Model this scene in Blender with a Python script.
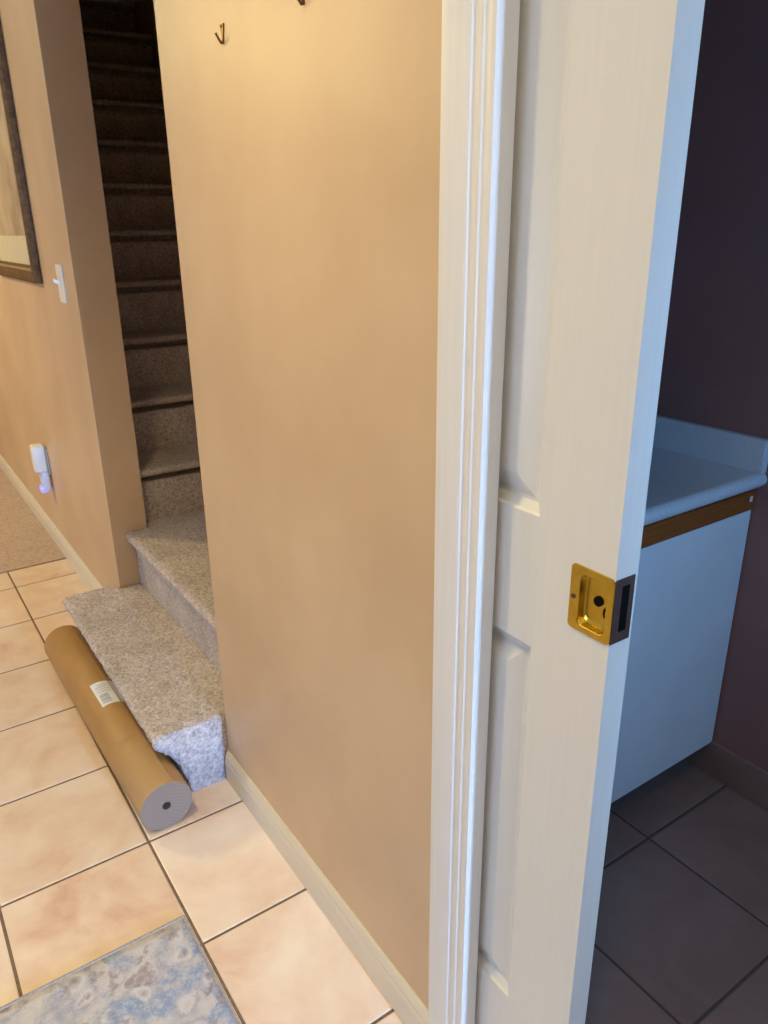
import bpy, bmesh, math, random
from mathutils import Matrix, Vector, noise

# ------------------------------------------------------------------ clear
for o in list(bpy.data.objects):
    bpy.data.objects.remove(o, do_unlink=True)
SC = bpy.context.scene
COL = SC.collection
random.seed(7)

# ------------------------------------------------------------------ camera
# X = into the bathroom, Y = down the hall, Z = up; hall face of the tan wall is X = 0
cam_d = bpy.data.cameras.new('camera')
cam = bpy.data.objects.new('camera', cam_d)
COL.objects.link(cam)
RIGHT = Vector((0.81586276, -0.5605779, -0.01108283))
DOWN = Vector((-0.20499428, -0.28020348, -0.93648461))
FWD = Vector((0.52186713, 0.76631484, -0.35053352))
M = Matrix((RIGHT, -DOWN, -FWD)).transposed().to_4x4()
M.translation = Vector((-0.578, -1.586, 1.36))
cam.matrix_world = M
cam_d.sensor_fit = 'VERTICAL'
cam_d.sensor_height = 36.0
cam_d.lens = 758.22 / 1024 * 36.0
cam_d.clip_start = 0.02
SC.camera = cam

# ------------------------------------------------------------------ world, daylight, exposure
SC.view_settings.view_transform = 'Standard'
SC.view_settings.look = 'None'
SC.view_settings.gamma = 1.0
SC.view_settings.use_curve_mapping = False
SC.view_settings.exposure = 0.0
W = bpy.data.worlds.new('daylight_sky')
SC.world = W
W.use_nodes = True
W.node_tree.nodes['Background'].inputs[0].default_value = (0.35, 0.6, 1.0, 1)
W.node_tree.nodes['Background'].inputs[1].default_value = 0.5

def area(name, loc, rot, sx, sy, power, color):
    d = bpy.data.lights.new(name, 'AREA')
    d.shape = 'RECTANGLE'
    d.size, d.size_y = sx, sy
    d.energy = power
    d.color = color
    o = bpy.data.objects.new(name, d)
    COL.objects.link(o)
    o.location = loc
    o.rotation_euler = rot
    return o
# blue daylight from behind the camera, slit shaped to spare the stair reveal
area('daylight_shaped_slit', (-0.031, -3.26, 0.55), (math.pi / 2, 0, 0), 0.03, 0.8, 165, (0.28, 0.53, 1.0))
# blue daylight through the bathroom window in the wall nearest the viewer
area('daylight_bathroom_window', (0.36, -2.16, 1.22), (math.pi / 2, 0, 0), 0.32, 0.5, 13.0, (0.18, 0.50, 1.0))
# added cool fill from an unseen window, for the lower wall and door
area('added_cool_fill', (-5.06, 0.40, 0.70), (math.pi / 2, 0, -math.pi / 2), 1.4, 1.0, 66, (0.42, 0.64, 1.0))

LAMP_HALL = 365.0       # emission strength of the ceiling lamps' domes
LAMP_FAR = 240.0
LAMP_NEAR = 92.0
WARM = (1.0, 0.80, 0.34)

# ------------------------------------------------------------------ helpers
def box(bm, x0, x1, y0, y1, z0, z1):
    v = [bm.verts.new(p) for p in ((x0, y0, z0), (x1, y0, z0), (x1, y1, z0), (x0, y1, z0),
                                   (x0, y0, z1), (x1, y0, z1), (x1, y1, z1), (x0, y1, z1))]
    fs = []
    for f in ((0, 3, 2, 1), (4, 5, 6, 7), (0, 1, 5, 4), (1, 2, 6, 5), (2, 3, 7, 6), (3, 0, 4, 7)):
        fs.append(bm.faces.new([v[i] for i in f]))
    return fs

def mesh_obj(name, bm, mat, parent=None, smooth=False, bevel=0.0, seg=2):
    if bevel > 0:
        bmesh.ops.bevel(bm, geom=[e for e in bm.edges], offset=bevel, segments=seg, affect='EDGES', profile=0.6, clamp_overlap=True)
    bmesh.ops.recalc_face_normals(bm, faces=bm.faces)
    me = bpy.data.meshes.new(name)
    bm.to_mesh(me)
    bm.free()
    if smooth:
        for p in me.polygons:
            p.use_smooth = True
    me.materials.append(mat)
    o = bpy.data.objects.new(name, me)
    COL.objects.link(o)
    if parent:
        o.parent = parent
    return o

def box_obj(name, dims, mat, parent=None, bevel=0.0, seg=2, smooth=False):
    bm = bmesh.new()
    box(bm, *dims)
    return mesh_obj(name, bm, mat, parent, smooth, bevel, seg)

def boxes_obj(name, lst, mat, parent=None):
    bm = bmesh.new()
    for d in lst:
        box(bm, *d)
    return mesh_obj(name, bm, mat, parent)

def empty(name, loc):
    o = bpy.data.objects.new(name, None)
    o.empty_display_size = 0.05
    COL.objects.link(o)
    o.location = loc
    return o

def tag(o, label, cat, group=None, kind=None):
    o['label'] = label
    o['category'] = cat
    if group:
        o['group'] = group
    if kind:
        o['kind'] = kind
    return o

def struct(o, label, cat):
    return tag(o, label, cat, kind='structure')

def prism(bm, pts, axis, a, b):
    """closed polygon pts extruded along axis from a to b (pts are the two other coordinates in order)"""
    def P(p, t):
        return {'x': (t, p[0], p[1]), 'y': (p[0], t, p[1]), 'z': (p[0], p[1], t)}[axis]
    lo = [bm.verts.new(P(p, a)) for p in pts]
    hi = [bm.verts.new(P(p, b)) for p in pts]
    n = len(pts)
    for i in range(n):
        bm.faces.new((lo[i], lo[(i + 1) % n], hi[(i + 1) % n], hi[i]))
    bm.faces.new(lo[::-1])
    bm.faces.new(hi)

def tube(bm, path, radii, n=10):
    """round tube through path points"""
    rings = []
    for i, p in enumerate(path):
        p = Vector(p)
        a = Vector(path[max(0, i - 1)])
        b = Vector(path[min(len(path) - 1, i + 1)])
        t = (b - a).normalized()
        u = t.cross(Vector((0.31, 0.92, 0.24))).normalized()
        w = t.cross(u)
        r = radii[i]
        rings.append([bm.verts.new(p + (u * math.cos(k * 2 * math.pi / n) + w * math.sin(k * 2 * math.pi / n)) * r) for k in range(n)])
    for q in range(len(rings) - 1):
        for k in range(n):
            bm.faces.new((rings[q][k], rings[q][(k + 1) % n], rings[q + 1][(k + 1) % n], rings[q + 1][k]))
    bm.faces.new(rings[0][::-1])
    bm.faces.new(rings[-1])

# ------------------------------------------------------------------ materials
def srgb(r, g, b):
    def c(v):
        v /= 255
        return v / 12.92 if v <= 0.04045 else ((v + 0.055) / 1.055) ** 2.4
    return (c(r), c(g), c(b), 1)

class Mat:
    def __init__(s, name, rough=0.5, metal=0.0, spec=0.5):
        s.m = bpy.data.materials.new(name)
        s.m.use_nodes = True
        s.t = s.m.node_tree
        s.b = s.t.nodes['Principled BSDF']
        s.b.inputs['Roughness'].default_value = rough
        s.b.inputs['Metallic'].default_value = metal
        s.b.inputs['Specular IOR Level'].default_value = spec
    def n(s, t, **kw):
        x = s.t.nodes.new(t)
        for k, v in kw.items():
            if k in x.inputs:
                x.inputs[k].default_value = v
            else:
                setattr(x, k, v)
        return x
    def l(s, a, b):
        s.t.links.new(a, b)
    def coord(s, scale=(1, 1, 1), out='Object'):
        tc = s.n('ShaderNodeTexCoord')
        mp = s.n('ShaderNodeMapping')
        mp.inputs['Scale'].default_value = scale
        s.l(tc.outputs[out], mp.inputs['Vector'])
        return mp.outputs['Vector']
    def noise(s, vec, scale, detail=3, rough=0.5, w=None, dist=0.0):
        x = s.n('ShaderNodeTexNoise')
        if w is not None:
            x.noise_dimensions = '4D'
            s.l(w, x.inputs['W'])
        x.inputs['Scale'].default_value = scale
        x.inputs['Detail'].default_value = detail
        x.inputs['Roughness'].default_value = rough
        x.inputs['Distortion'].default_value = dist
        s.l(vec, x.inputs['Vector'])
        return x.outputs['Fac']
    def ramp(s, fac, stops, interp='LINEAR'):
        r = s.n('ShaderNodeValToRGB')
        r.color_ramp.interpolation = interp
        e = r.color_ramp.elements
        while len(e) < len(stops):
            e.new(0.5)
        for el, (p, c) in zip(e, stops):
            el.position = p
            el.color = c
        s.l(fac, r.inputs['Fac'])
        return r.outputs['Color']
    def mix(s, fac, a, b, mode='MIX'):
        x = s.n('ShaderNodeMix', data_type='RGBA', blend_type=mode)
        for sock, v in ((x.inputs[0], fac), (x.inputs[6], a), (x.inputs[7], b)):
            if hasattr(v, 'is_linked'):
                s.l(v, sock)
            else:
                sock.default_value = v
        return x.outputs[2]
    def color(s, c):
        if hasattr(c, 'is_linked'):
            s.l(c, s.b.inputs['Base Color'])
        else:
            s.b.inputs['Base Color'].default_value = c
        return s
    def bump(s, h, strength=0.3, dist=0.002):
        x = s.n('ShaderNodeBump')
        x.inputs['Strength'].default_value = strength
        x.inputs['Distance'].default_value = dist
        s.l(h, x.inputs['Height'])
        s.l(x.outputs['Normal'], s.b.inputs['Normal'])
        return s

def paint(name, c1, c2, rough, bump=0.15, spec=0.4, scale=3.0):
    m = Mat(name, rough, 0, spec)
    v = m.coord()
    m.color(m.ramp(m.noise(v, scale, 4, 0.55), [(0.35, c1), (0.65, c2)]))
    m.bump(m.noise(v, 220, 2), bump, 0.0012)
    return m.m

M_TAN = paint('tan_wall_paint', srgb(200, 170, 136), srgb(212, 183, 149), 0.42, 0.12, 0.45, 2.6)
M_PLUM = paint('plum_wall_paint', srgb(144, 100, 92), srgb(151, 107, 99), 0.6, 0.1, 0.3)
M_CEIL = paint('ceiling_white', srgb(205, 198, 188), srgb(212, 206, 196), 0.9, 0.3, 0.2, 8)
M_HALLWHITE = paint('hall_side_paint', srgb(203, 167, 137), srgb(211, 176, 147), 0.5, 0.12)

def trim_mat(name, c1, c2, rough, axis_scale, bump=0.12):
    m = Mat(name, rough, 0, 0.45)
    v = m.coord(axis_scale)
    g = m.noise(v, 18, 4, 0.6)
    m.color(m.ramp(g, [(0.3, c1), (0.7, c2)]))
    m.bump(g, bump, 0.001)
    return m.m
M_TRIM = trim_mat('white_trim_paint', srgb(224, 219, 212), srgb(229, 224, 218), 0.38, (6, 6, 0.25), 0.05)
M_BASE = trim_mat('cream_baseboard_paint', srgb(214, 204, 188), srgb(224, 214, 199), 0.42, (8, 0.3, 8))
M_DOOR = trim_mat('white_door_paint', srgb(225, 220, 211), srgb(228, 223, 215), 0.36, (9, 9, 0.35), 0.012)

# glazed tiles, each shifted by its own random number
def tile_mat(name, stops, rough, scale=5.0, spec=0.5, bump=0.05):
    m = Mat(name, rough, 0, spec)
    v = m.coord()
    oi = m.n('ShaderNodeObjectInfo')
    mu = m.n('ShaderNodeMath', operation='MULTIPLY')
    mu.inputs[1].default_value = 40
    m.l(oi.outputs['Random'], mu.inputs[0])
    f = m.noise(v, scale, 5, 0.6, mu.outputs[0], 0.8)
    c = m.ramp(f, stops)
    f2 = m.noise(v, scale * 3.2, 3, 0.5, mu.outputs[0])
    c = m.mix(0.22, c, m.ramp(f2, [(0.35, stops[0][1]), (0.7, stops[-1][1])]))
    hs = m.n('ShaderNodeHueSaturation')
    mr = m.n('ShaderNodeMapRange')
    mr.inputs['To Min'].default_value = 0.94
    mr.inputs['To Max'].default_value = 1.05
    m.l(oi.outputs['Random'], mr.inputs['Value'])
    m.l(mr.outputs[0], hs.inputs['Value'])
    m.l(c, hs.inputs['Color'])
    m.color(hs.outputs[0])
    m.bump(f2, bump, 0.002)
    return m.m
M_TILE = tile_mat('cream_floor_tile_glaze', [(0.27, srgb(204, 162, 138)), (0.40, srgb(224, 197, 174)), (0.55, srgb(232, 213, 194)), (0.72, srgb(238, 223, 209))], 0.33, 4.2)
M_DTILE = tile_mat('dark_brown_floor_tile', [(0.3, srgb(134, 102, 90)), (0.5, srgb(144, 112, 100)), (0.7, srgb(154, 122, 110))], 0.42, 7, 0.4, 0.15)
m = Mat('brown_grout', 0.9, 0, 0.2)
m.color(m.ramp(m.noise(m.coord(), 90, 3), [(0.3, srgb(112, 94, 78)), (0.7, srgb(134, 114, 96))]))
M_GROUT = m.m
m = Mat('dark_grout', 0.9, 0, 0.2)
m.color(m.ramp(m.noise(m.coord(), 90, 3), [(0.3, srgb(92, 72, 66)), (0.7, srgb(104, 82, 75))]))
M_DGROUT = m.m

def carpet_mat(name, dark, mid, light, scale=125):
    m = Mat(name, 1.0, 0, 0.05)
    v = m.coord()
    f = m.noise(v, scale, 3, 0.7)
    c = m.ramp(f, [(0.3, dark), (0.48, mid), (0.68, light)])
    big = m.noise(v, 9, 3, 0.55)
    c = m.mix(0.35, c, m.ramp(big, [(0.35, mid), (0.65, light)]), 'MIX')
    c = m.mix(0.6, c, m.ramp(m.noise(v, scale * 0.6, 4, 0.75), [(0.33, (0.5, 0.48, 0.47, 1)), (0.55, (1, 1, 1, 1))]), 'MULTIPLY')
    m.color(c)
    m.b.inputs['Sheen Weight'].default_value = 0.15
    m.bump(m.noise(v, scale * 1.3, 3, 0.7), 0.9, 0.006)
    return m.m
M_CARPET = carpet_mat('taupe_stair_carpet', srgb(120, 108, 104), srgb(196, 181, 175), srgb(238, 226, 221))
M_HCARPET = carpet_mat('beige_hall_carpet', srgb(182, 158, 142), srgb(198, 175, 159), srgb(208, 186, 171), 110)

# kraft paper
m = Mat('kraft_paper', 0.55, 0, 0.35)
v = m.coord((1, 0.35, 1))
f = m.noise(v, 14, 5, 0.65)
c = m.ramp(f, [(0.3, srgb(166, 126, 76)), (0.7, srgb(178, 138, 86))])
sp = m.noise(m.coord(), 7, 2, 0.4)
c = m.mix(m.ramp(sp, [(0.70, (0, 0, 0, 1)), (0.78, (0.35, 0.35, 0.35, 1))]), c, srgb(120, 80, 44))
m.color(c)
m.bump(m.noise(m.coord((1, 12, 1)), 40, 3), 0.08, 0.001)
M_KRAFT = m.m
m = Mat('paper_roll_end', 0.85, 0, 0.2)
wv = m.n('ShaderNodeTexWave', wave_type='RINGS', rings_direction='Y')
wv.inputs['Scale'].default_value = 34
wv.inputs['Distortion'].default_value = 3.0
m.l(m.coord(), wv.inputs['Vector'])
m.color(m.ramp(wv.outputs['Fac'], [(0.0, srgb(141, 119, 103)), (1.0, srgb(146, 124, 108))]))
m.bump(m.noise(m.coord(), 120, 3), 0.15, 0.001)
M_KEND = m.m
m = Mat('cardboard_core', 0.9)
m.color(srgb(70, 54, 42))
M_CORE = m.m
m = Mat('white_sticker', 0.45)
m.color(m.ramp(m.noise(m.coord(), 40, 2), [(0.3, srgb(222, 224, 228)), (0.7, srgb(232, 233, 236))]))
M_STICK = m.m
m = Mat('sticker_print', 0.6)
m.color(srgb(158, 158, 166))
M_PRINT = m.m

# metals
m = Mat('polished_brass', 0.26, 1.0)
m.color(m.ramp(m.noise(m.coord(), 60, 3), [(0.3, srgb(196, 162, 58)), (0.7, srgb(208, 175, 72))]))
M_BRASS = m.m
m = Mat('antique_brass', 0.4, 1.0)
m.color(srgb(122, 90, 52))
M_ABRASS = m.m
m = Mat('dark_bronze', 0.5, 0.5)
m.color(m.ramp(m.noise(m.coord(), 80, 3), [(0.3, srgb(84, 62, 56)), (0.7, srgb(98, 74, 66))]))
M_BRONZE = m.m
m = Mat('black_hole', 0.8, 0, 0.1)
m.color(srgb(12, 10, 10))
M_BLACK = m.m

# bathroom
m = Mat('counter_laminate', 0.3, 0, 0.5)
v = m.coord()
m.color(m.ramp(m.noise(v, 320, 2, 0.7), [(0.35, srgb(196, 200, 205)), (0.6, srgb(214, 217, 221))]))
M_COUNTER = m.m
m = Mat('white_melamine', 0.4, 0, 0.45)
m.color(m.ramp(m.noise(m.coord(), 6, 2), [(0.3, srgb(226, 226, 226)), (0.7, srgb(232, 232, 231))]))
M_MELA = m.m
m = Mat('oak_strip', 0.7, 0, 0.12)
v = m.coord((1.5, 30, 30))
f = m.noise(v, 6, 5, 0.65)
m.color(m.ramp(f, [(0.3, srgb(134, 70, 30)), (0.7, srgb(164, 92, 44))]))
m.bump(f, 0.15, 0.001)
M_OAK = m.m

# picture
m = Mat('dark_gilt_frame', 0.6, 0.0, 0.25)
f = m.noise(m.coord(), 60, 4, 0.65)
m.color(m.ramp(f, [(0.35, srgb(84, 58, 34)), (0.7, srgb(126, 92, 54))]))
m.bump(f, 0.4, 0.003)
M_FRAME = m.m
m = Mat('gilt_beading', 0.4, 0.4, 0.4)
m.color(srgb(168, 142, 100))
M_GILT = m.m
m = Mat('picture_mat_board', 0.8)
m.color(m.ramp(m.noise(m.coord(), 30, 3), [(0.3, srgb(228, 212, 178)), (0.7, srgb(234, 219, 188))]))
M_MATB = m.m
m = Mat('faded_print', 0.7)
v = m.coord((1, 1, 1))
c = m.ramp(m.noise(v, 4.5, 5, 0.6), [(0.3, srgb(170, 144, 116)), (0.5, srgb(204, 178, 146)), (0.7, srgb(222, 200, 168))])
m.color(c)
M_ART = m.m
def glass_mat(name, k, tint):
    m = bpy.data.materials.new(name)
    m.use_nodes = True
    t = m.node_tree
    t.nodes.remove(t.nodes['Principled BSDF'])
    tr = t.nodes.new('ShaderNodeBsdfTransparent')
    tr.inputs[0].default_value = tint
    gl = t.nodes.new('ShaderNodeBsdfGlossy')
    gl.inputs['Roughness'].default_value = 0.04
    mx = t.nodes.new('ShaderNodeMixShader')
    mx.inputs[0].default_value = k
    t.links.new(tr.outputs[0], mx.inputs[1])
    t.links.new(gl.outputs[0], mx.inputs[2])
    t.links.new(mx.outputs[0], t.nodes['Material Output'].inputs[0])
    return m
M_GLASS = glass_mat('clear_glass', 0.04, (0.97, 0.98, 0.98, 1))

m = Mat('white_plastic', 0.35)
m.color(m.ramp(m.noise(m.coord(), 20, 2), [(0.3, srgb(232, 228, 218)), (0.7, srgb(238, 234, 225))]))
M_PLAST = m.m
m = Mat('frosted_plastic', 0.3)
m.color(srgb(214, 214, 230))
M_FROST = m.m
m = Mat('blue_led', 0.3)
m.color(srgb(120, 120, 255))
m.b.inputs['Emission Color'].default_value = (0.16, 0.14, 1.0, 1)
m.b.inputs['Emission Strength'].default_value = 2.2
M_LED = m.m
def lamp_mat(name, strength):
    m = Mat(name, 0.4)
    m.color((0.9, 0.85, 0.75, 1))
    m.b.inputs['Emission Color'].default_value = (*WARM, 1)
    m.b.inputs['Emission Strength'].default_value = strength
    return m.m
M_LAMP = lamp_mat('lit_lamp_glass', LAMP_HALL)
M_LAMP3 = lamp_mat('lit_lamp_glass_near', LAMP_NEAR)
M_LAMP2 = lamp_mat('lit_lamp_glass_far', LAMP_FAR)

# rug: faded oriental pattern in blues, greys and taupe with a pale border line
m = Mat('faded_blue_rug', 1.0, 0, 0.05)
v = m.coord()
warp = m.n('ShaderNodeVectorMath', operation='ADD')
nz = m.n('ShaderNodeTexNoise')
nz.inputs['Scale'].default_value = 14
nz.inputs['Detail'].default_value = 3
m.l(v, nz.inputs['Vector'])
sc = m.n('ShaderNodeVectorMath', operation='SCALE')
sc.inputs['Scale'].default_value = 0.05
m.l(nz.outputs['Color'], sc.inputs[0])
m.l(v, warp.inputs[0])
m.l(sc.outputs[0], warp.inputs[1])
vo = m.n('ShaderNodeTexVoronoi', feature='SMOOTH_F1')
vo.inputs['Scale'].default_value = 17
m.l(warp.outputs[0], vo.inputs['Vector'])
c1 = m.ramp(vo.outputs['Distance'], [(0.08, srgb(138, 132, 138)), (0.24, srgb(200, 194, 196)), (0.38, srgb(158, 158, 172)), (0.55, srgb(190, 184, 186))])
big = m.noise(v, 13, 4, 0.65)
c2 = m.mix(m.ramp(big, [(0.52, (0, 0, 0, 1)), (0.60, (0.75, 0.75, 0.75, 1))]), c1, srgb(120, 144, 180))
br = m.noise(warp.outputs[0], 20, 3, 0.6)
c3 = m.mix(m.ramp(br, [(0.55, (0, 0, 0, 1)), (0.62, (0.75, 0.75, 0.75, 1))]), c2, srgb(140, 126, 130))
wear = m.noise(v, 70, 3, 0.7)
c4 = m.mix(m.ramp(wear, [(0.42, (0, 0, 0, 1)), (0.7, (0.6, 0.6, 0.6, 1))]), c3, srgb(206, 200, 196))
m.color(c4)
m.bump(m.noise(v, 260, 2), 0.5, 0.003)
M_RUG = m.m
m = Mat('taupe_rug_binding', 1.0, 0, 0.05)
m.color(m.ramp(m.noise(m.coord(), 160, 3), [(0.3, srgb(150, 142, 138)), (0.7, srgb(176, 168, 162))]))
M_BIND = m.m

# ================================================================== the setting
H = 2.44            # ceiling
XF = 1.047          # far wall of the bathroom
DY0, DY1 = -0.959, -1.56   # doorway of the pocket door
ST0, ST1 = 0.0, 0.913      # opening of the staircase

# ---- floors with single tiles -------------------------------------------------
PX, PY = 0.326, 0.3355
GX, GY = -0.253, -0.0955
def tile_floor(name, x0, x1, y0, y1, mat, grout, label, z=0.0):
    base = box_obj(name, (x0, x1, y0, y1, -0.06, z - 0.0022), grout)
    struct(base, label, 'floor')
    g = 0.0032
    cache = {}
    i0, i1 = math.floor((x0 - GX) / PX), math.ceil((x1 - GX) / PX)
    j0, j1 = math.floor((y0 - GY) / PY), math.ceil((y1 - GY) / PY)
    for i in range(i0, i1):
        for j in range(j0, j1):
            a, b = max(x0, GX + i * PX) + g, min(x1, GX + (i + 1) * PX) - g
            c, d = max(y0, GY + j * PY) + g, min(y1, GY + (j + 1) * PY) - g
            if b - a < 0.01 or d - c < 0.01:
                continue
            key = (round(b - a, 4), round(d - c, 4))
            if key not in cache:
                bm = bmesh.new()
                w, h, r = key[0] / 2, key[1] / 2, 0.0025
                lo = [bm.verts.new((sx * w, sy * h, -0.006)) for sx, sy in ((-1, -1), (1, -1), (1, 1), (-1, 1))]
                mi = [bm.verts.new((sx * w, sy * h, -0.0012)) for sx, sy in ((-1, -1), (1, -1), (1, 1), (-1, 1))]
                hi = [bm.verts.new((sx * (w - r), sy * (h - r), 0)) for sx, sy in ((-1, -1), (1, -1), (1, 1), (-1, 1))]
                for q in range(4):
                    bm.faces.new((lo[q], lo[(q + 1) % 4], mi[(q + 1) % 4], mi[q]))
                    bm.faces.new((mi[q], mi[(q + 1) % 4], hi[(q + 1) % 4], hi[q]))
                bm.faces.new(hi)
                bmesh.ops.recalc_face_normals(bm, faces=bm.faces)
                me = bpy.data.meshes.new('floor_tile')
                bm.to_mesh(me)
                bm.free()
                me.materials.append(mat)
                cache[key] = me
            t = bpy.data.objects.new('floor_tile', cache[key])
            COL.objects.link(t)
            t.parent = base
            t.location = ((a + b) / 2, (c + d) / 2, z)
    return base
HX0 = -1.6
RX0 = -5.0           # the hall is open to a room on the left
tile_floor('floor', HX0, 0.0, -3.2, 1.765, M_TILE, M_GROUT, 'cream ceramic tile floor of the hallway beside the tan wall')
tile_floor('floor_bathroom', 0.0, XF, -2.1, -0.12, M_DTILE, M_DGROUT, 'dark brown tile floor of the unlit bathroom')
fc = boxes_obj('floor_carpet', [(HX0, 0.0, 1.766, 5.2, -0.06, 0.004), (RX0, HX0, -3.2, 5.2, -0.06, 0.004)], M_HCARPET)
struct(fc, 'beige carpeted floor at the far end of the hallway', 'floor')

# ---- walls --------------------------------------------------------------------
wr = boxes_obj('wall_right', [
    (0.0, 0.0105, -0.945, -0.05, 0.0, 2.06),          # thin hall skin of the door pocket
    (0.0, 0.12, -0.05, 0.0, 0.0, 2.06),               # end post at the stair opening
    (0.0, 0.12, -3.2, 0.913, 2.06, H),                # over the doorway and the stair opening
    (0.0, 0.12, -3.2, DY1, 0.0, 2.06)], M_TAN)
struct(wr, 'tan painted wall with two small hooks beside the pocket door', 'wall')
wp = box_obj('wall_far_right', (0.0, 0.12, ST1, 5.2, 0.0, H), M_TAN)
struct(wp, 'tan painted wall with framed picture and switch beyond the stair opening', 'wall')
ws = boxes_obj('wall_stairwell', [(0.12, 1.17, -0.06, 0.0, 0.0, 4.9), (0.12, 0.125, 0.0, 0.913, 2.06, 4.9)], M_TAN)
struct(ws, 'tan side wall of the stairwell behind the hook wall', 'wall')
wsr = box_obj('wall_stairwell_right', (1.06, 1.17, 0.0, 5.2, 0.0, 4.9), M_TAN)
struct(wsr, 'tan right-hand wall of the dark stairwell', 'wall')
wsb = boxes_obj('wall_stairwell_upper', [(0.0, 0.12, -0.06, 5.2, H, 4.9), (0.0, 1.17, 5.2, 5.3, 0.0, 4.9), (0.0, 1.17, -0.06, 5.3, 4.9, 4.98)], M_TAN)
struct(wsb, 'upper walls and lid of the dark stairwell', 'wall')
for k, (zz, rr_) in enumerate(((0.30, 0.006), (0.44, 0.005), (0.515, 0.006), (0.60, 0.007), (0.63, 0.004), (0.275, 0.004))):
    bm = bmesh.new()
    bmesh.ops.create_icosphere(bm, subdivisions=1, radius=rr_, matrix=Matrix.Translation((0.112 + 0.004 * (k % 2), ST1, zz)) @ Matrix.Diagonal((1, 0.35, 1.2, 1)))
    mesh_obj('paint_chip', bm, M_CEIL, wp)
# bathroom shell
wbf = box_obj('wall_bathroom_far', (XF, XF + 0.1, -2.1, -0.06, 0.0, H), M_PLUM)
struct(wbf, 'dark plum wall behind the vanity in the bathroom', 'wall')
wbb = box_obj('wall_bathroom_back', (0.12, XF, -0.12, -0.06, 0.0, H), M_PLUM)
struct(wbb, 'dark plum wall at the back of the vanity', 'wall')
wbn = boxes_obj('wall_bathroom_near', [(0.12, 0.16, -2.2, -2.1, 0.0, H), (0.56, XF, -2.2, -2.1, 0.0, H), (0.16, 0.56, -2.2, -2.1, 0.0, 0.93), (0.16, 0.56, -2.2, -2.1, 1.51, H)], M_PLUM)
struct(wbn, 'dark plum bathroom wall nearest the viewer', 'wall')
wbl = boxes_obj('wall_bathroom_left', [(0.062, 0.12, -0.945, -0.05, 0.0, 2.06), (0.1201, 0.126, -2.1, DY1, 0, 2.06), (0.1201, 0.126, -2.1, -0.12, 2.06, H), (0.1201, 0.126, -0.945, -0.12, 0, 2.06)], M_PLUM)
struct(wbl, 'plum bathroom side of the wall that holds the pocket door', 'wall')
wi = boxes_obj('window_1', [(0.16, 0.19, -2.19, -2.13, 0.93, 1.51), (0.53, 0.56, -2.19, -2.13, 0.93, 1.51), (0.19, 0.53, -2.19, -2.13, 0.93, 0.96), (0.19, 0.53, -2.19, -2.13, 1.48, 1.51)], M_TRIM)
struct(wi, 'white framed bathroom window behind the viewer', 'window')
box_obj('pane', (0.19, 0.53, -2.150, -2.146, 0.96, 1.48), M_GLASS, wi)
# rest of the hall (outside the picture)
wl = boxes_obj('wall_left', [(RX0 - 0.1, RX0, -3.2, -0.4, 0.0, H), (RX0 - 0.1, RX0, 1.2, 5.2, 0.0, H), (RX0 - 0.1, RX0, -0.4, 1.2, 0.0, 0.13), (RX0 - 0.1, RX0, -0.4, 1.2, 1.27, H)], M_HALLWHITE)
w2 = boxes_obj('window_2', [(RX0 - 0.08, RX0 - 0.02, -0.4, -0.35, 0.13, 1.27), (RX0 - 0.08, RX0 - 0.02, 1.15, 1.2, 0.13, 1.27), (RX0 - 0.08, RX0 - 0.02, -0.35, 1.15, 0.13, 0.18), (RX0 - 0.08, RX0 - 0.02, -0.35, 1.15, 1.22, 1.27)], M_TRIM)  # unseen window added to carry the cool fill from the left
struct(w2, 'unseen white framed window added for cool fill, left of the hallway', 'window')
box_obj('pane', (RX0 - 0.045, RX0 - 0.04, -0.35, 1.15, 0.18, 1.22), M_GLASS, w2)
struct(wl, 'tan wall of the open room left of the hallway', 'wall')
wf = box_obj('wall_far', (RX0, 0.0, 5.2, 5.3, 0.0, H), M_HALLWHITE)
struct(wf, 'tan end wall of the hallway', 'wall')
wb = boxes_obj('wall_back', [(RX0, -1.1, -3.3, -3.2, 0, H), (0.12, 1.15, -3.3, -3.2, 0, H), (-1.1, 0.12, -3.3, -3.2, 2.05, H)], M_HALLWHITE)
struct(wb, 'tan wall around the front door behind the viewer', 'wall')
ce = boxes_obj('ceiling', [(RX0, 0.12, -3.3, 5.3, H, H + 0.08), (0.12, XF + 0.1, -3.3, -0.06, H, H + 0.08)], M_CEIL)
struct(ce, 'white ceiling of the hallway', 'ceiling')
# unseen front door, its glass slit shaped for daylight on the bottom step
d2 = boxes_obj('door_2', [(-1.1, -0.065, -3.28, -3.235, 0, 2.05), (-0.008, 0.12, -3.28, -3.235, 0, 2.05), (-0.065, -0.008, -3.28, -3.235, 0, 0.12), (-0.065, -0.008, -3.28, -3.235, 1.0, 2.05)], M_TRIM)
struct(d2, 'white front door with added glass slit, shaped for the daylight, behind the viewer', 'door')
box_obj('pane', (-0.065, -0.008, -3.25, -3.245, 0.12, 1.0), M_GLASS, d2)

# ---- baseboards ---------------------------------------------------------------
def baseboard(name, y0, y1, label, h=0.088):
    bm = bmesh.new()
    prof = [(0, 0), (-0.013, 0), (-0.013, h * 0.66), (-0.0105, h * 0.74), (-0.0105, h * 0.82), (-0.006, h * 0.95), (-0.003, h), (0, h)]
    prism(bm, prof, 'y', y0, y1)
    o = mesh_obj(name, bm, M_BASE)
    return struct(o, label, 'baseboard')
baseboard('baseboard_right', -0.870, 0.0, 'cream baseboard under the hook wall next to the door casing')
baseboard('baseboard_far_right', 0.962, 5.2, 'cream baseboard under the picture wall past the stairs')
bb = box_obj('baseboard_bathroom', (XF - 0.011, XF, -2.1, -0.62, 0.0, 0.1), M_DTILE, bevel=0.002)
struct(bb, 'dark tile baseboard along the plum bathroom wall', 'baseboard')

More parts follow.
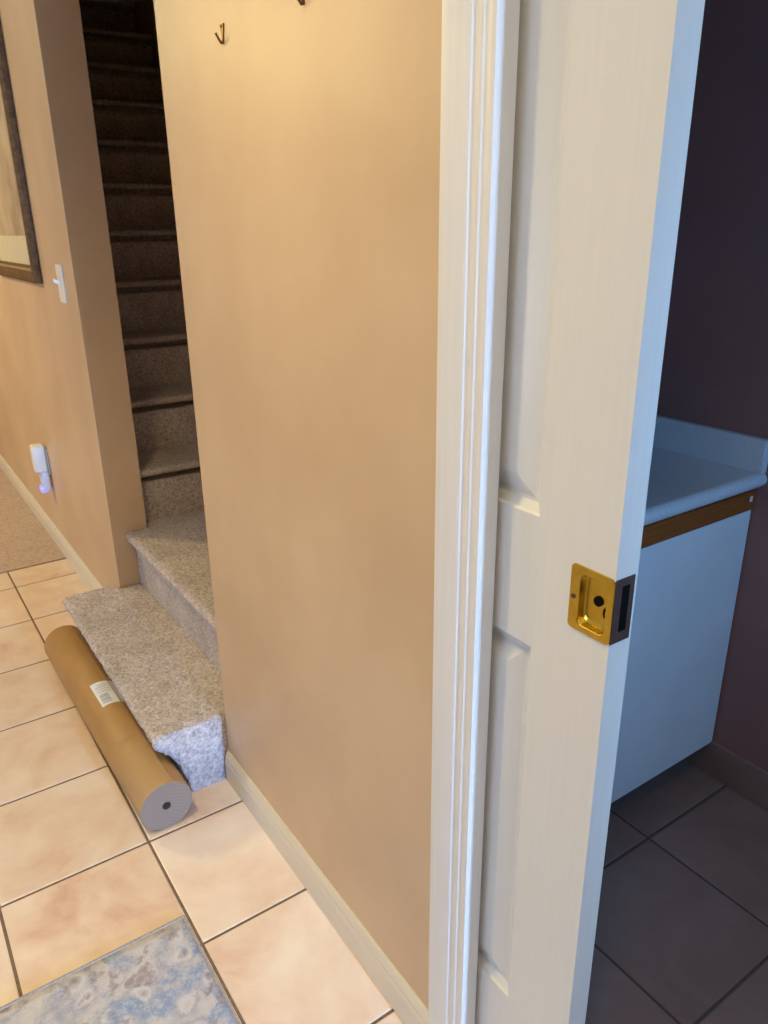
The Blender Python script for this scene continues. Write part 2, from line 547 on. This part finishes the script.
# ---- door casing and jamb -------------------------------------------------------
def casing_profile(ya, yb):
    """(x, y) outline from outer edge ya to inner edge yb; proud towards -x"""
    w = yb - ya
    P = [(0.0, 0.0), (-0.012, 0.0), (-0.0165, 0.05), (-0.0170, 0.15), (-0.0162, 0.52), (-0.0158, 0.58), (-0.0140, 0.63), (-0.0140, 0.68),
         (-0.0150, 0.72), (-0.0150, 0.77), (-0.0136, 0.81), (-0.0136, 0.85), (-0.0142, 0.90), (-0.0140, 0.97), (-0.0120, 1.0), (0.0, 1.0)]
    return [(x, ya + t * w) for x, t in P]
bm = bmesh.new()
prism(bm, casing_profile(-0.8705, -0.9583), 'z', 0.0, 2.10)
tr1 = mesh_obj('trim_1', bm, M_TRIM)
struct(tr1, 'white moulded door casing beside the pocket door', 'trim')
bm = bmesh.new()
prism(bm, casing_profile(DY1 - 0.086, DY1 - 0.002), 'z', 0.0, 2.10)
tr2 = mesh_obj('trim_2', bm, M_TRIM)
struct(tr2, 'white door casing on the latch side of the doorway', 'trim')
hd = box_obj('trim_3', (-0.016, 0.0, DY1 - 0.086, -0.873, 2.10, 2.18), M_TRIM, bevel=0.003)
struct(hd, 'white head casing above the pocket door', 'trim')
bm = bmesh.new()
box(bm, -0.0118, 0.0125, -0.9585, -0.945, 0.0, 2.06)
box(bm, 0.0545, 0.126, -0.959, -0.945, 0.0, 2.06)
jb = mesh_obj('trim_4', bm, M_TRIM)
struct(jb, 'white split jamb at the slot of the pocket door', 'trim')
box_obj('strike_jamb', (-0.0095, 0.126, DY1, DY1 + 0.014, 0, 2.06), M_TRIM, jb)

# ---- pocket door ------------------------------------------------------------------
DX0, DX1 = 0.0172, 0.0525
E0 = -1.1345                        # leading edge
SW = 0.112                         # stile width
WD = 0.63
pz = [(0.288, 0.884), (1.052, 1.625), (1.735, 1.925)]
py = [(E0 + SW, E0 + SW + 0.153), (E0 + WD - SW - 0.153, E0 + WD - SW)]
LZ0, LZ1, LY1 = 0.942, 1.014, E0 + 0.057   # mortise for the latch
bm = bmesh.new()
ZB, ZT = 0.012, 2.04
# leading stile with the mortise cut out
box(bm, DX0, DX1, E0, E0 + SW, ZB, LZ0)
box(bm, DX0, DX1, E0, E0 + SW, LZ1, ZT)
box(bm, DX0, DX1, LY1, E0 + SW, LZ0, LZ1)
box(bm, DX1 - 0.004, DX1, E0, LY1, LZ0, LZ1)
box(bm, DX0, DX1, E0 + WD - SW, E0 + WD, ZB, ZT)
box(bm, DX0, DX1, py[0][1], py[1][0], ZB, ZT)
zs = [ZB] + [v for p in pz for v in p] + [ZT]
for a, b in zip(zs[0::2], zs[1::2]):
    for (ya, yb) in py:
        box(bm, DX0, DX1, ya, yb, a, b)
bmesh.ops.remove_doubles(bm, verts=bm.verts, dist=1e-5)
door = mesh_obj('door_1', bm, M_DOOR)
struct(door, 'white panelled pocket door with brass latch, slid partly out of the wall', 'door')
rings = [(0.0, 0.0), (0.002, 0.0038), (0.012, 0.0095), (0.016, 0.0095), (0.040, 0.0022), (0.043, 0.0018)]
for (za, zb) in pz:
    for (ya, yb) in py:
        bm = bmesh.new()
        for side in (0, 1):
            prev = None
            for ins, dep in rings:
                x = DX0 + dep if side == 0 else DX1 - dep
                cur = [bm.verts.new((x, y, z)) for y, z in ((ya + ins, za + ins), (yb - ins, za + ins), (yb - ins, zb - ins), (ya + ins, zb - ins))]
                if prev:
                    for q in range(4):
                        bm.faces.new((prev[q], prev[(q + 1) % 4], cur[(q + 1) % 4], cur[q]))
                prev = cur
            bm.faces.new(prev)
        mesh_obj('panel', bm, M_DOOR, door)

# latch: brass plate with a finger recess
def rrect(y0, y1, z0, z1, r, n=5, flat_low=False):
    pts = []
    cs = [((y1 - r), (z1 - r), 0), ((y0 + r), (z1 - r), 90), ((y0 + r), (z0 + r), 180), ((y1 - r), (z0 + r), 270)]
    for cy, cz, a0 in cs:
        for k in range(n + 1):
            a = math.radians(a0 + 90 * k / n)
            pts.append((cy + r * math.cos(a), cz + r * math.sin(a)))
    return pts
PY0, PY1, PZ0, PZ1 = E0 - 0.0008, E0 + 0.0585, 0.9385, 1.0165
RY0, RY1, RZ0, RZ1 = E0 + 0.0075, E0 + 0.0465, 0.9455, 1.0080
XP = DX0 - 0.0016
bm = bmesh.new()
def ring(pts, x):
    return [bm.verts.new((x, y, z)) for y, z in pts]
def bridge(a, b):
    n = len(a)
    for i in range(n):
        bm.faces.new((a[i], a[(i + 1) % n], b[(i + 1) % n], b[i]))
o_back = ring(rrect(PY0, PY1, PZ0, PZ1, 0.006), DX0 + 0.0005)
o_mid = ring(rrect(PY0, PY1, PZ0, PZ1, 0.006), XP + 0.0005)
o_top = ring(rrect(PY0 + 0.0006, PY1 - 0.0006, PZ0 + 0.0006, PZ1 - 0.0006, 0.0055), XP)
i_top = ring(rrect(RY0, RY1, RZ0, RZ1, 0.008), XP)
i_mid = ring(rrect(RY0 + 0.001, RY1 - 0.001, RZ0 + 0.001, RZ1 - 0.001, 0.0075), XP + 0.001)
i_low = ring(rrect(RY0 + 0.003, RY1 - 0.003, RZ0 + 0.004, RZ1 - 0.002, 0.0065), XP + 0.0085)
i_bot = ring(rrect(RY0 + 0.005, RY1 - 0.005, RZ0 + 0.008, RZ1 - 0.004, 0.005), XP + 0.0095)
for a, b in ((o_back, o_mid), (o_mid, o_top), (o_top, i_top), (i_top, i_mid), (i_mid, i_low), (i_low, i_bot)):
    bridge(a, b)
bm.faces.new(i_bot)
plate = mesh_obj('latch_plate', bm, M_BRASS, door)
plate['label'] = 'polished brass latch plate with finger recess'
def disc(name, y, z, x0, x1, r, mat, parent, n=20):
    bm = bmesh.new()
    prism(bm, [(y + r * math.cos(k * 2 * math.pi / n), z + r * math.sin(k * 2 * math.pi / n)) for k in range(n)], 'x', x0, x1)
    return mesh_obj(name, bm, mat, parent)
disc('turn_hole', E0 + 0.0250, 0.9795, XP + 0.0075, XP + 0.0100, 0.0058, M_BLACK, plate)
disc('screw', E0 + 0.0525, 0.9775, XP - 0.0007, XP + 0.001, 0.0029, M_BRONZE, plate, 14)
bm = bmesh.new()
tube(bm, [(XP + 0.0078, E0 + 0.0128 + 0.003 * math.cos(t) , 0.970 + 0.006 * math.sin(t)) for t in [-1.6 - k * 0.33 + 3.1 for k in range(10)]], [0.0011] * 10, 8)
mesh_obj('lever_slot', bm, M_BLACK, plate, True)
# edge plate with the bolt slot
ep = box_obj('edge_plate', (DX0 + 0.0002, DX1 - 0.0045, E0 - 0.0012, E0 + 0.002, PZ0 + 0.001, PZ1 - 0.001), M_BRONZE, door, bevel=0.0005)
ep['label'] = 'dark bronze plate on the door edge'
box_obj('bolt_slot', (DX0 + 0.011, DX0 + 0.0225, E0 - 0.0015, E0 + 0.001, PZ0 + 0.014, PZ1 - 0.010), M_BLACK, ep)

# ================================================================== staircase
RISE, RUN = 0.195, 0.225
stair = empty('staircase', (-0.11, 0.45, 0.0))
tag(stair, 'taupe carpeted staircase rising from the hall into the dark stairwell', 'staircase')
def resample(pts, step):
    out = [pts[0]]
    for a, b in zip(pts, pts[1:]):
        d = math.dist(a, b)
        n = max(1, round(d / step))
        for k in range(1, n + 1):
            out.append((a[0] + (b[0] - a[0]) * k / n, a[1] + (b[1] - a[1]) * k / n))
    return out
def arc(cx, cz, r, a0, a1, n=6):
    return [(cx + r * math.cos(math.radians(a0 + (a1 - a0) * k / n)), cz + r * math.sin(math.radians(a0 + (a1 - a0) * k / n))) for k in range(n + 1)]
def fuzz(bm, amp, seed, keep=None):
    bm.normal_update()
    for v in bm.verts:
        if 0.118 < v.co.x < 0.128:
            continue
        a = noise.noise(v.co * 55 + Vector((seed, 0, 0))) * amp * 1.2 + random.uniform(-1, 1) * amp
        v.co += v.normal * a
def sheet(name, prof, axis, rng, step, mat, parent, amp=0.0015, cap=True, endr=0.0, closed=True):
    """extrude a profile (a, z) along axis; rng(a) -> (start, end) of the extrusion at that a"""
    prof = resample(prof + ([prof[0]] if closed else []), step)
    if closed:
        prof = prof[:-1]
    s, e = rng(prof[0][0])
    n = max(2, round(abs(e - s) / step))
    bm = bmesh.new()
    rows = []
    for k in range(n + 1):
        t = k / n
        row = []
        for a, z in prof:
            s, e = rng(a)
            q = s + (e - s) * t
            zz = z
            d = min(q - s, e - q)
            if endr and d < endr:
                zz = z * (1 - (endr * 0.5 * (1 - math.sqrt(max(0, 1 - ((endr - d) / endr) ** 2)))) / 0.195)
            row.append(bm.verts.new((a, q, zz) if axis == 'y' else (q, a, zz)))
        rows.append(row)
    m_ = len(prof)
    for k in range(n):
        for i in range(m_ if closed else m_ - 1):
            j = (i + 1) % m_
            bm.faces.new((rows[k][i], rows[k][j], rows[k + 1][j], rows[k + 1][i]))
    if cap and closed:
        for r in (rows[0], rows[-1]):
            f = bm.faces.new(r)
            for q in bmesh.ops.triangulate(bm, faces=[f])['faces']:
                q.smooth = False
    bmesh.ops.recalc_face_normals(bm, faces=bm.faces)
    fuzz(bm, amp, random.uniform(0, 50))
    return mesh_obj(name, bm, mat, parent, True)

# bottom step: stands in the hall, carpet bulging over the edge
inv = Matrix.Translation(-stair.location)
step1 = [(0.085, 0.0), (-0.104, 0.0), (-0.114, 0.05), (-0.129, 0.10), (-0.149, 0.140), (-0.174, 0.166)] + arc(-0.172, 0.180, 0.0145, 235, 90, 5) + [(-0.10, 0.195), (0.085, 0.195)]
def rng1(a):
    return (0.004, 0.955) if a < -0.0135 else (0.004, 0.911)
r1 = sheet('step', step1, 'y', rng1, 0.007, M_CARPET, stair, 0.0022, endr=0.014)
r1.location = -stair.location
# quarter landing: second tread, reaches in behind the wall
riser2 = [(0.090, 0.19), (0.072, 0.19), (0.072, 0.340), (0.090, 0.340)]
l2 = [(0.060, 0.350)] + arc(0.062, 0.372, 0.018, 230, 90, 6) + [(0.1215, 0.39), (0.1235, 0.39), (1.055, 0.39), (1.055, 0.345), (0.1235, 0.345), (0.1215, 0.345)]
def rng2(a):
    return (0.004, 0.910) if a < 0.1225 else (0.004, 1.02)
s2 = sheet('step', l2, 'y', rng2, 0.011, M_CARPET, stair, 0.0016)
s2.location = -stair.location
sheet('riser', riser2, 'y', lambda a: (0.004, 0.910), 0.010, M_CARPET, s2, 0.0012)
# straight flight climbing along the hall direction
n_up = 11
tre = [(0.008, -0.024)] + arc(0.012, -0.012, 0.012, 240, 90, 4) + [(RUN + 0.06, 0.0), (RUN + 0.06, -0.024)]
ris = [(0.095, -0.205), (0.028, -0.205), (0.026, -0.050), (0.086, -0.047), (0.086, -0.022), (0.095, -0.022)]
first = None
for k in range(n_up):
    loc = Vector((0, 0.945 + k * RUN, 0.39 + RISE * (k + 1)))
    if first is None:
        st = sheet('step', tre, 'x', lambda a: (0.1225, 1.056), 0.013, M_CARPET, stair, 0.0014)
        ri = sheet('riser', ris, 'x', lambda a: (0.1225, 1.056), 0.014, M_CARPET, st, 0.0012)
        first = (st, ri)
    else:
        st = first[0].copy()
        COL.objects.link(st)
        st.parent = stair
        ri = first[1].copy()
        COL.objects.link(ri)
        ri.parent = st
    st.location = loc - stair.location

# ================================================================== things in the hall
# ---- roll of kraft paper -----------------------------------------------------------
A = Vector((-0.196, -0.080, 0.0))
B = Vector((-0.2135, 0.870, 0.0))
RR = 0.065
LEN = (B - A).length
roll = empty('paper_roll', A)
roll.rotation_euler = (0, 0, math.atan2(-(B - A).x, (B - A).y))
tag(roll, 'long roll of brown kraft paper lying on the tiles against the bottom step', 'paper roll')
N = 56
def circ(bm, r, y, n=N, zc=RR, wob=0.0):
    return [bm.verts.new((r * math.cos(k * 2 * math.pi / n), y, zc + r * math.sin(k * 2 * math.pi / n))) for k in range(n)]
bm = bmesh.new()
rs = [circ(bm, RR - 0.0015, 0.0), circ(bm, RR, 0.002), circ(bm, RR, LEN * 0.33), circ(bm, RR, LEN * 0.66), circ(bm, RR, LEN - 0.002), circ(bm, RR - 0.0015, LEN)]
for a, b in zip(rs, rs[1:]):
    bridge(a, b)
# loose outer edge of the sheet, a thin lip along the roll
body = mesh_obj('paper_wrap', bm, M_KRAFT, roll, True)
bm = bmesh.new()
pr = []
for k in range(9):
    a = math.radians(20 + k * 6)
    pr.append(((RR + 0.0006 + 0.0012 * (k == 8)) * math.cos(a), RR + (RR + 0.0006 + 0.0012 * (k == 8)) * math.sin(a)))
for k in range(8, -1, -1):
    a = math.radians(20 + k * 6)
    pr.append(((RR - 0.0004) * math.cos(a), RR + (RR - 0.0004) * math.sin(a)))
prism(bm, pr, 'y', 0.003, LEN - 0.003)
mesh_obj('loose_edge', bm, M_KRAFT, roll)
for y, s in ((0.0, 1), (LEN, -1)):
    bm = bmesh.new()
    bridge(circ(bm, RR - 0.0015, y), circ(bm, 0.0105, y + s * 0.0015))
    e = mesh_obj('roll_end', bm, M_KEND, roll)
bm = bmesh.new()
a1, a2 = circ(bm, 0.0105, 0.0005, 24), circ(bm, 0.0105, LEN - 0.0005, 24)
bridge(a1, a2)
b1, b2 = circ(bm, 0.0085, 0.0005, 24), circ(bm, 0.0085, LEN - 0.0005, 24)
bridge(b1, b2)
bridge(a1, b1)
bridge(a2, b2)
mesh_obj('core_tube', bm, M_CORE, roll, True)
def patch(name, y0, y1, d0, d1, r, mat, parent, n=8):
    bm = bmesh.new()
    lo = [bm.verts.new((r * math.cos(math.radians(d0 + (d1 - d0) * k / n)), y0, RR + r * math.sin(math.radians(d0 + (d1 - d0) * k / n)))) for k in range(n + 1)]
    hi = [bm.verts.new((v.co.x, y1, v.co.z)) for v in lo]
    for k in range(n):
        bm.faces.new((lo[k], lo[k + 1], hi[k + 1], hi[k]))
    return mesh_obj(name, bm, mat, parent, True)
sk = patch('sticker', 0.405, 0.535, 52, 112, RR + 0.0012, M_STICK, roll)
sk['label'] = 'white printed paper sticker'
yy = 0.418
for k, w in enumerate((0.004, 0.002, 0.005, 0.003, 0.002, 0.005, 0.003)):
    patch('print_bar', yy, yy + w, 84, 106, RR + 0.0017, M_PRINT, sk, 4)
    yy += w + 0.0034
for k in range(4):
    patch('print_line', 0.478 + 0.012 * k, 0.4805 + 0.012 * k, 70, 104 - 6 * (k % 2), RR + 0.0017, M_PRINT, sk, 4)

# ---- rug ---------------------------------------------------------------------------
RX1, RY1_, RX0_, RY0_ = -0.262, -0.352, -1.10, -1.75
bm = bmesh.new()
nx, ny = 40, 66
g = [[bm.verts.new((RX0_ + (RX1 - RX0_) * i / nx, RY0_ + (RY1_ - RY0_) * j / ny, 0.0075 + 0.0006 * noise.noise(Vector((i * 0.4, j * 0.4, 3))))) for j in range(ny + 1)] for i in range(nx + 1)]
for i in range(nx):
    for j in range(ny):
        bm.faces.new((g[i][j], g[i + 1][j], g[i + 1][j + 1], g[i][j + 1]))
ext = bmesh.ops.extrude_edge_only(bm, edges=[e for e in bm.edges if e.is_boundary])
for v in [q for q in ext['geom'] if isinstance(q, bmesh.types.BMVert)]:
    v.co.z = 0.0003
rug = mesh_obj('area_rug', bm, M_RUG, None, True)
tag(rug, 'faded blue and grey patterned rug on the tiles at bottom left', 'rug')
for d in ((RX0_ - 0.003, RX1 + 0.003, RY1_ - 0.004, RY1_ + 0.003), (RX0_ - 0.003, RX1 + 0.003, RY0_ - 0.003, RY0_ + 0.004),
          (RX1 - 0.003, RX1 + 0.003, RY0_, RY1_), (RX0_ - 0.003, RX0_ + 0.003, RY0_, RY1_)):
    box_obj('edge_binding', (*d, 0.0004, 0.0092), M_BIND, rug, bevel=0.002)

# ---- wall hooks ----------------------------------------------------------------------
def wall_hook(y, z, label):
    root = empty('wall_hook', (0, y, z))
    tag(root, label, 'hook', 'small metal hooks on the tan wall')
    bm = bmesh.new()     # flat tapering back strip, wide at the top
    prism(bm, [(-0.0070, 0.027), (0.0070, 0.027), (0.0062, 0.022), (0.0028, 0.012), (0.0022, 0.0), (-0.0022, 0.0), (-0.0028, 0.012), (-0.0062, 0.022)], 'x', -0.0022, 0.0)
    mesh_obj('back_plate', bm, M_ABRASS, root)
    bm = bmesh.new()     # prong
    tube(bm, [(-0.0012, 0, 0.005), (-0.0020, 0, 0.0005), (-0.0042, 0, 0.0003), (-0.0075, 0, 0.0045), (-0.0110, 0, 0.0100), (-0.0130, 0, 0.0135)], [0.002, 0.0021, 0.0021, 0.002, 0.0019, 0.0021], 8)
    mesh_obj('prong', bm, M_ABRASS, root, True)
    bm = bmesh.new()
    prism(bm, [(0.0018 * math.cos(k * math.pi / 5), 0.0235 + 0.0018 * math.sin(k * math.pi / 5)) for k in range(10)], 'x', -0.0032, -0.002)
    mesh_obj('screw', bm, M_BRONZE, root)
    return root
wall_hook(-0.297, 1.637, 'small brass hook on the tan wall, whole hook in view')
wall_hook(-0.561, 1.637, 'small brass hook cut off by the top edge, nearer the door casing')

# ---- framed picture --------------------------------------------------------------------
FY0, FY1, FZ0, FZ1, FW = 1.375, 2.20, 1.190, 2.06, 0.058
pic = empty('framed_picture', (0, (FY0 + FY1) / 2, FZ0))
tag(pic, 'large framed print with dark gilt frame hanging on the far tan wall', 'picture')
off = -Vector(pic.location)
def kid(o):
    o.location = off
    return o
bm = bmesh.new()
fp = [(0.0, -0.002), (0.0, -0.020), (0.010, -0.028), (0.024, -0.028), (0.034, -0.020), (0.048, -0.018), (FW, -0.010), (FW, -0.002)]
prev = None
cols = []
for ins, x in fp:
    cols.append([bm.verts.new((x, y, z)) for y, z in ((FY0 + ins, FZ0 + ins), (FY1 - ins, FZ0 + ins), (FY1 - ins, FZ1 - ins), (FY0 + ins, FZ1 - ins))])
cols.append(cols[0])
for a, b in zip(cols, cols[1:]):
    for q in range(4):
        bm.faces.new((a[q], a[(q + 1) % 4], b[(q + 1) % 4], b[q]))
fr = kid(mesh_obj('frame', bm, M_FRAME, pic))
bm = bmesh.new()
bi = 0.042
for (ya, yb, za, zb) in ((FY0 + bi, FY1 - bi, FZ0 + bi, FZ0 + bi), (FY0 + bi, FY1 - bi, FZ1 - bi, FZ1 - bi), (FY0 + bi, FY0 + bi, FZ0 + bi, FZ1 - bi), (FY1 - bi, FY1 - bi, FZ0 + bi, FZ1 - bi)):
    L = math.dist((ya, za), (yb, zb))
    n = int(L / 0.022)
    for k in range(n + 1):
        mtx = Matrix.Translation((-0.0195, ya + (yb - ya) * k / n, za + (zb - za) * k / n)) @ Matrix.Diagonal((0.6, 1, 1, 1))
        bmesh.ops.create_icosphere(bm, subdivisions=1, radius=0.0085, matrix=mtx)
mesh_obj('beading', bm, M_GILT, fr, True)['kind'] = 'stuff'
kid(box_obj('mat_board', (-0.006, -0.002, FY0 + FW - 0.004, FY1 - FW + 0.004, FZ0 + FW - 0.004, FZ1 - FW + 0.004), M_MATB, pic))
kid(box_obj('print', (-0.0075, -0.006, FY0 + FW + 0.09, FY1 - FW - 0.09, FZ0 + FW + 0.10, FZ1 - FW - 0.09), M_ART, pic))
kid(box_obj('glass', (-0.0105, -0.0090, FY0 + FW - 0.001, FY1 - FW + 0.001, FZ0 + FW - 0.001, FZ1 - FW + 0.001), M_GLASS, pic))

# ---- light switch ------------------------------------------------------------------------
sw = empty('light_switch', (0, 1.085, 1.145))
tag(sw, 'white toggle light switch on the tan wall beside the picture', 'switch')
box_obj('cover_plate', (-0.006, 0.0, -0.036, 0.036, 0.0, 0.118), M_PLAST, sw, bevel=0.002)
bm = bmesh.new()
prism(bm, [(-0.004, 0.050), (-0.004, 0.066), (-0.024, 0.076), (-0.026, 0.066)], 'y', -0.0055, 0.0055)
mesh_obj('toggle', bm, M_PLAST, sw)
for z in (0.028, 0.090):
    bm = bmesh.new()
    prism(bm, [(0.003 * math.cos(k * math.pi / 5), z + 0.003 * math.sin(k * math.pi / 5)) for k in range(10)], 'x', -0.007, -0.005)
    mesh_obj('screw', bm, M_PLAST, sw)

# ---- outlet with plug-in air freshener -----------------------------------------------------
ol = empty('wall_outlet', (0, 1.90, 0.33))
tag(ol, 'white wall outlet low on the far tan wall behind a plug-in', 'outlet')
box_obj('cover_plate', (-0.006, 0.0, -0.036, 0.036, 0.03, 0.148), M_PLAST, ol, bevel=0.002)
for z in (0.062, 0.116):
    box_obj('socket', (-0.0075, -0.004, -0.016, 0.016, z - 0.013, z + 0.013), M_PLAST, ol, bevel=0.003)
af = empty('air_freshener', (-0.008, 1.885, 0.295))
tag(af, 'white plug-in air freshener with blue glowing tip on the wall', 'air freshener')
box_obj('housing', (-0.052, 0.0, -0.034, 0.030, 0.085, 0.205), M_PLAST, af, bevel=0.012, seg=3, smooth=True)
bt = box_obj('refill_bottle', (-0.034, -0.001, -0.038, 0.020, 0.0, 0.090), M_FROST, af, bevel=0.010, seg=3, smooth=True)
box_obj('light_tip', (-0.040, -0.012, -0.026, 0.022, -0.008, 0.016), M_LED, bt, bevel=0.006, seg=2, smooth=True)

# ================================================================== bathroom vanity
VY = -0.708
va = empty('vanity_cabinet', (0.7, -0.43, 0.0))
tag(va, 'white vanity cabinet with oak pull strip below the bathroom counter', 'cabinet')
off = -Vector(va.location)
VX0 = 0.14
kid(boxes_obj('body', [(VX0, VX0 + 0.016, VY + 0.02, -0.125, 0.095, 0.798), (XF - 0.018, XF - 0.002, VY + 0.02, -0.125, 0.095, 0.798), (VX0, XF - 0.002, -0.14, -0.125, 0.095, 0.798), (VX0, XF - 0.002, VY + 0.02, -0.125, 0.095, 0.111)], M_MELA, va))
kid(boxes_obj('toe_kick', [(VX0, XF - 0.013, VY + 0.07, VY + 0.085, 0.0, 0.096)], M_BLACK, va))
for xa, xb in ((VX0, 0.588), (0.591, XF - 0.004)):
    kid(box_obj('door', (xa, xb, VY, VY + 0.018, 0.097, 0.742), M_MELA, va, bevel=0.0012))
pullb = bmesh.new()
prism(pullb, [(VY - 0.001, 0.744), (VY - 0.003, 0.748), (VY - 0.003, 0.786), (VY, 0.790), (VY + 0.018, 0.790), (VY + 0.018, 0.744)], 'x', VX0, XF - 0.004)
ps = kid(mesh_obj('pull_strip', pullb, M_OAK, va))
ps['label'] = 'dark oak strip'
cap = box_obj('screw_cap', (XF - 0.024, XF - 0.014, VY - 0.0046, VY - 0.0028, 0.766, 0.779), M_MELA, ps, bevel=0.0008)
ct = empty('vanity_countertop', (0.7, -0.43, 0.80))
tag(ct, 'pale grey laminate countertop with splashback on the vanity', 'countertop')
off = -Vector(ct.location)
bm = bmesh.new()
fy = VY - 0.022
prism(bm, [(-0.123, 0.80), (fy + 0.012, 0.80)] + [(fy + 0.016 + 0.0165 * math.cos(math.radians(a)), 0.8175 + 0.0175 * math.sin(math.radians(a))) for a in range(255, 89, -15)] + [(-0.123, 0.835)], 'x', VX0 - 0.01, XF - 0.0005)
kid(mesh_obj('slab', bm, M_COUNTER, ct))
kid(box_obj('side_splash', (XF - 0.0195, XF - 0.0005, fy + 0.004, -0.123, 0.8345, 0.912), M_COUNTER, ct, bevel=0.003))
kid(box_obj('back_splash', (VX0 - 0.01, XF - 0.020, -0.1425, -0.123, 0.8345, 0.912), M_COUNTER, ct, bevel=0.003))

# ================================================================== lamps (above the frame)
def ceiling_lamp(x, y, mat, label, r=0.15):
    root = empty('ceiling_lamp', (x, y, H))
    tag(root, label, 'lamp', 'ceiling lamps of the hallway')
    bm = bmesh.new()
    n = 28
    def rg(rad, z):
        return [bm.verts.new((rad * math.cos(k * 2 * math.pi / n), rad * math.sin(k * 2 * math.pi / n), z)) for k in range(n)]
    rows = [rg(r * math.cos(math.radians(a)), -0.025 - 0.075 * math.sin(math.radians(a))) for a in (0, 15, 30, 45, 60, 75, 86)]
    for a, b in zip(rows, rows[1:]):
        bridge_(bm, a, b)
    bm.faces.new(rows[-1])
    mesh_obj('glass_shade', bm, mat, root, True)
    bm = bmesh.new()
    lo, hi = rg_(bm, r + 0.012, -0.028, n), rg_(bm, r + 0.012, -0.001, n)
    bridge_(bm, lo, hi)
    bm.faces.new(lo)
    bm.faces.new(hi)
    mesh_obj('base_ring', bm, M_ABRASS, root)
    return root
def rg_(bm, rad, z, n):
    return [bm.verts.new((rad * math.cos(k * 2 * math.pi / n), rad * math.sin(k * 2 * math.pi / n), z)) for k in range(n)]
def bridge_(bm, a, b):
    n = len(a)
    for i in range(n):
        bm.faces.new((a[i], a[(i + 1) % n], b[(i + 1) % n], b[i]))
def downlight(x, y, mat, label, r=0.09, depth=0.095):
    root = empty('downlight', (x, y, H))
    tag(root, label, 'lamp', 'cylinder downlights of the hallway')
    n = 32
    bm = bmesh.new()
    a, b, c, d = rg_(bm, r + 0.006, -0.001, n), rg_(bm, r + 0.006, -depth - 0.02, n), rg_(bm, r, -depth - 0.02, n), rg_(bm, r, -0.004, n)
    bridge_(bm, a, b)
    bridge_(bm, b, c)
    bridge_(bm, c, d)
    mesh_obj('baffle', bm, M_BLACK, root)
    bm = bmesh.new()
    e, f = rg_(bm, r - 0.001, -0.020, n), rg_(bm, r - 0.001, -0.006, n)
    bridge_(bm, e, f)
    bm.faces.new(e)
    bm.faces.new(f)
    mesh_obj('lamp_disc', bm, mat, root)
    return root
downlight(-0.66, -0.48, M_LAMP, 'black cylinder downlight above the hook wall')
ceiling_lamp(-1.70, 2.70, M_LAMP2, 'round flush ceiling lamp above the far carpet')
downlight(-0.42, -1.42, M_LAMP3, 'black cylinder downlight above the bathroom doorway')
